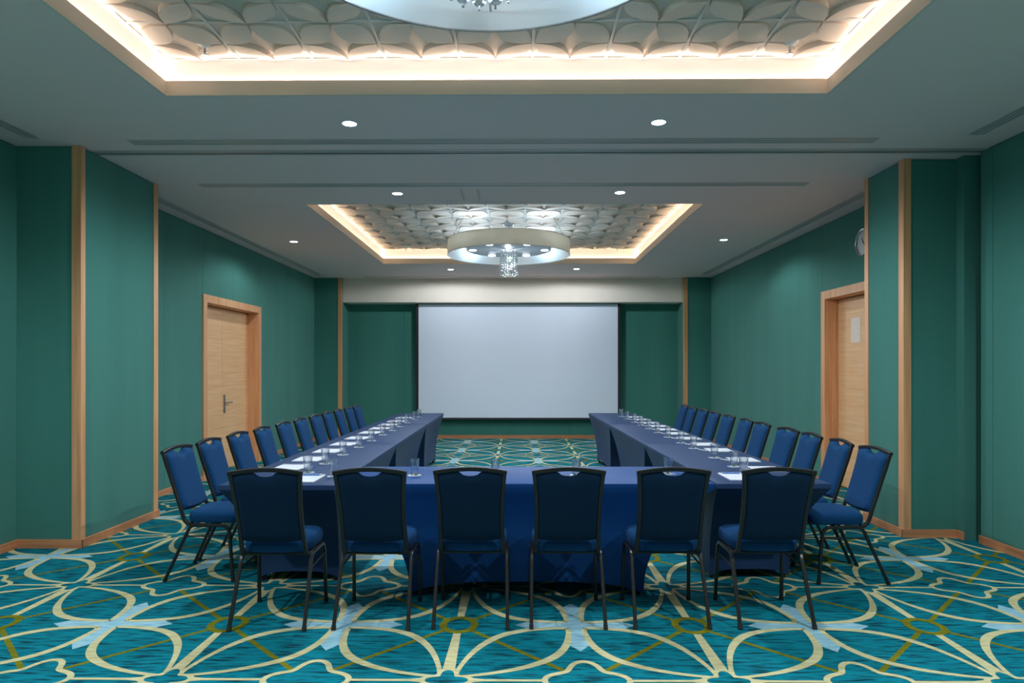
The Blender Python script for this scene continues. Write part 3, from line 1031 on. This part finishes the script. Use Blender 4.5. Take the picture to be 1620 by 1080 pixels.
# ------------------------------------------------------------------ tables in stretch covers
TH = .75
def make_table(L, Wd, cloth, label, loc, rz):
    e = thing('table', label, 'table', loc, rz, 'tables in fitted stretch covers')
    bm = N()
    hx, hy = L / 2, Wd / 2
    nL, nS = 28, 12
    def per():
        pts = []
        for i in range(nL):
            pts.append((-1 + 2 * i / nL, -1, 'l'))
        for i in range(nS):
            pts.append((1, -1 + 2 * i / nS, 's'))
        for i in range(nL):
            pts.append((1 - 2 * i / nL, 1, 'l'))
        for i in range(nS):
            pts.append((-1, 1 - 2 * i / nS, 's'))
        return pts
    P = per()
    rows = []
    zt = TH
    # top: soft edge then the stretched skirt
    rows.append([bm.verts.new((u * (hx - .006), v * (hy - .006), zt)) for u, v, k in P])
    rows.append([bm.verts.new((u * (hx - .0015), v * (hy - .0015), zt - .0025)) for u, v, k in P])
    rows.append([bm.verts.new((u * hx, v * hy, zt - .010)) for u, v, k in P])
    rows.append([bm.verts.new((u * hx, v * hy, zt - .032)) for u, v, k in P])
    n = 14
    for j in range(1, n + 1):
        t = j / n
        g = 1 - (1 - t) ** 2.2
        ix, iy = .44 * g, .085 * g
        row = []
        for u, v, k in P:
            arch = .075 if k == 'l' else .05
            w = abs(u) if k == 'l' else abs(v)
            zb = .02 + arch * (1 - w ** 4) * (1 if w < 1 else 0)
            z = (zt - .032) + (zb - (zt - .032)) * t
            # the cloth between the legs is pulled in a little
            pull = .03 * (1 - w ** 2) * math.sin(PI * t)
            x, y = u * (hx - ix), v * (hy - iy)
            if k == 'l':
                y -= v * pull
            else:
                x -= u * pull
            row.append(bm.verts.new((x, y, z)))
        rows.append(row)
    m = len(P)
    for a, b in zip(rows[:-1], rows[1:]):
        for k in range(m):
            bm.faces.new((a[k], a[(k + 1) % m], b[(k + 1) % m], b[k]))
    c = [[None] * (nS + 1) for _ in range(nL + 1)]
    top = rows[0]
    bm.faces.new(top)
    o = obj('table_cover', bm, cloth, e, smooth=True)
    for sx in (-1, 1):
        for sy in (-1, 1):
            bm = N()
            lathe(bm, [(0, .001), (.018, .001), (.020, .008), (.018, .030), (0, .030)], 14, center=(sx * (hx - .475), sy * (hy - .115), 0))
            obj('foot', bm, M['rubber'], e, smooth=True)
    return e
def row_tables(near, far, lab):
    (xa, ya), (xb, yb) = near, far
    a = Vector((xa, ya)); b = Vector((xb, yb))
    d = b - a
    rz = math.atan2(d.y, d.x)
    L = d.length / 3
    for k in range(3):
        c = a + d * (k + .5) / 3
        make_table(L - .004, .735, M['cloth'], lab[k], (c.x, c.y, 0), rz)
row_tables((-1.528, 4.165), (-1.584, 10.84), ['navy covered table at the near left corner, behind the leftmost front chair', 'navy covered table in the middle of the left row', 'navy covered table at the far end of the left row'])
row_tables((1.645, 4.245), (1.533, 10.89), ['navy covered table at the near right corner, behind the rightmost front chair', 'navy covered table in the middle of the right row', 'navy covered table at the far end of the right row'])
make_table(2.41, .735, M['cloth_royal'], 'bright royal blue covered table across the front, joining the two table rows', (.056, 4.60, 0), math.radians(.5))

# ------------------------------------------------------------------ glasses, coasters, pads, pens
def make_glass(label, loc):
    o_ = thing('drinking_glass', label, 'glass', loc, 0, 'drinking glasses on the tables')
    bm = N()
    lathe(bm, [(.0255, .012), (.0265, .03), (.0295, .07), (.0325, .112), (.0330, .1135), (.0317, .1135), (.0312, .112), (.0282, .07), (.0250, .03), (.0235, .014), (0, .0125)], 24)
    obj('glass_wall', bm, M['glass'], o_, smooth=True)
    bm = N()
    lathe(bm, [(0, .0005), (.023, .0005), (.0252, .003), (.0254, .0115), (.023, .0122), (0, .0122)], 24)
    obj('glass_base', bm, M['glass_base'], o_, smooth=True)
    return o_
def make_coaster(label, loc):
    bm = N()
    lathe(bm, [(0, 0), (.047, 0), (.048, .001), (.047, .002), (0, .002)], 32)
    o = obj('coaster', bm, [M['paper'], M['blue_print']], loc=loc)
    # printed blue crescent on one side
    bm = bmesh.new()
    bm.from_mesh(o.data)
    k = 14
    vo = [bm.verts.new((.045 * math.cos(-PI / 2 + PI * i / k), .045 * math.sin(-PI / 2 + PI * i / k), .0022)) for i in range(k + 1)]
    vi = [bm.verts.new((.018 * math.cos(-PI / 2 + PI * i / k) * .9 + .012, .045 * math.sin(-PI / 2 + PI * i / k) * .98, .0022)) for i in range(k + 1)]
    for i in range(k):
        bm.faces.new((vi[i], vo[i], vo[i + 1], vi[i + 1])).material_index = 1
    bm.to_mesh(o.data)
    bm.free()
    tag(o, label, 'coaster', 'paper coasters under the glasses')
    return o
def make_pad(label, loc, rz, w=.21, d=.24):
    e = thing('notepad', label, 'notepad', loc, rz, 'white spiral notepads on the tables')
    bm = N()
    box(bm, -w / 2, w / 2, -d / 2, d / 2, 0, .005)
    obj('pages', bm, M['paper'], e)
    bm = N()
    n = 15
    for i in range(n):
        x = -w / 2 + .012 + (w - .024) * i / (n - 1)
        tube(bm, [(x, d / 2 - .007, .005), (x, d / 2 - .005, .0095), (x, d / 2 + .002, .0105), (x, d / 2 + .0055, .006), (x, d / 2 + .003, .001)], .0017, 5)
    obj('spiral_binding', bm, M['white'], e)
    return e
def make_pen(label, loc, rz):
    e = thing('pen', label, 'pen', loc, rz, 'pens beside the notepads')
    bm = N()
    tube(bm, [(0, -.068, .0045), (0, -.060, .0045), (0, .05, .0045)], .0042, 8, radii=[.0012, .0042, .0042])
    obj('barrel', bm, M['white'], e, smooth=True)
    bm = N()
    tube(bm, [(0, .05, .0045), (0, .068, .0045)], .0043, 8)
    box(bm, -.0012, .0012, .02, .064, .0088, .0102)
    obj('clip_cap', bm, M['blue_print'], e)
    return e
g0 = c0 = p0 = n0 = None
def setg(x, y, lab_glass, lab_coaster, rz=0, tz=TH):
    global g0, c0
    z = tz
    if c0 is None:
        c0 = make_coaster(lab_coaster, (x, y, z)); c0.rotation_euler.z = rz
        g0 = make_glass(lab_glass, (x, y, z + .0022))
    else:
        dup(c0, (x, y, z), rz, lab_coaster)
        dup(g0, (x, y, z + .0022), random.uniform(0, 6), lab_glass)
def setpad(x, y, rz, lab):
    global n0
    if n0 is None:
        n0 = make_pad(lab, (x, y, TH), rz)
    else:
        dup(n0, (x, y, TH), rz, lab)
def setpen(x, y, rz, lab, z=TH):
    global p0
    if p0 is None:
        p0 = make_pen(lab, (x, y, z), rz)
    else:
        dup(p0, (x, y, z), rz, lab)
GL = [4.66, 5.101, 5.631, 6.167, 6.713, 7.302, 7.825, 8.336, 8.898, 9.517, 9.96]
GR = [4.98, 5.468, 6.097, 6.544, 7.09, 7.603, 8.085, 8.55, 9.027, 9.61, 10.10]
def nth(i):
    return 'nearest' if i == 0 else 'farthest' if i == 10 else ORD[i] + ' nearest'
for i, y in enumerate(GL):
    x = -1.485 - .004 * (i % 3)
    setg(x, y, nth(i) + ' clear water glass along the left table row', 'coaster under the ' + nth(i) + ' glass along the left table row', .3 * (i % 4) - .6)
    if i < 10:
        yp = y + .235
        j = random.uniform(-2.5, 2.5)
        setpad(-1.690, yp, math.radians(j), nth(i) .replace('farthest', 'last') + ' white spiral notepad along the left table row')
        setpen(-1.555, yp - .03, math.radians(-28 + j * 3), 'white and blue pen beside the ' + nth(i) + ' notepad along the left table row')
for i, y in enumerate(GR):
    x = 1.626 - .045 * (i / 10) ** 1.2
    setg(x, y, nth(i) + ' clear water glass along the right table row', 'coaster under the ' + nth(i) + ' glass along the right table row', PI + .3 * (i % 4) - .6)
    yp = y - .135
    j = random.uniform(-2.5, 2.5)
    setpad(x + .190, yp, PI + math.radians(j), nth(i) + ' white spiral notepad along the right table row')
    setpen(x + .038, yp - .015, math.radians(30 + j * 3), 'white and blue pen beside the ' + nth(i) + ' notepad along the right table row')
ff = [(-1.253, 4.50, 'behind the gap between first and second front chairs'), (-.711, 4.55, 'behind the gap between second and third front chairs'),
      (-.154, 4.56, 'behind the third front chair from the left'), (.404, 4.56, 'behind the fourth front chair from the left'),
      (1.055, 4.63, 'behind the fifth front chair from the left'), (1.575, 4.62, 'behind the left edge of the rightmost front chair')]
for x, y, lab in ff:
    setg(x, y, 'clear water glass on the front table, ' + lab, 'coaster under the glass ' + lab, random.uniform(0, 6))
e = make_pad('white notepad before the leftmost front chair with a blue pen on it', (-1.425, 4.40, TH), 0, .21, .28)
e2 = make_pad('white notepad before the rightmost front chair with a blue pen on it', (1.505, 4.50, TH), 0, .21, .28)
def blue_pen(label, loc, rz):
    e = thing('pen', label, 'pen', loc, rz, 'pens beside the notepads')
    bm = N()
    tube(bm, [(0, -.068, .0045), (0, -.060, .0045), (0, .05, .0045)], .0042, 8, radii=[.0012, .0042, .0042])
    obj('barrel', bm, M['blue_print'], e, smooth=True)
    bm = N()
    tube(bm, [(0, .05, .0045), (0, .068, .0045)], .0043, 8)
    obj('cap', bm, M['white'], e)
blue_pen('blue pen lying on the notepad before the leftmost front chair', (-1.405, 4.505, TH + .005), -PI / 2 + .05)
blue_pen('blue pen lying on the notepad before the rightmost front chair', (1.49, 4.605, TH + .005), -PI / 2 - .05)

# ------------------------------------------------------------------ camera, render look
cam = bpy.data.cameras.new('camera')
cam.sensor_width = 36
cam.lens = 1045 / 1620 * 36
cam.shift_y = 42 / 1620
cam.clip_start = .05
co = bpy.data.objects.new('camera', cam)
C.objects.link(co)
co.location = (0, 0, 1.49)
co.rotation_euler = (PI / 2, 0, math.atan(9 / 1045))
S.camera = co
w = bpy.data.worlds.new('world')
S.world = w
w.use_nodes = True
w.node_tree.nodes['Background'].inputs[0].default_value = (.02, .022, .025, 1)
S.view_settings.view_transform = 'Standard'
S.view_settings.look = 'None'
S.view_settings.gamma = 1
S.view_settings.exposure = .6
S.view_settings.use_curve_mapping = False
try:
    S.cycles.use_denoising = True
    S.cycles.max_bounces = 10
    S.cycles.diffuse_bounces = 8
    S.cycles.transparent_max_bounces = 16
    S.cycles.transmission_bounces = 10
    S.cycles.sample_clamp_indirect = 4
    S.cycles.caustics_reflective = False
    S.cycles.caustics_refractive = False
except Exception:
    pass
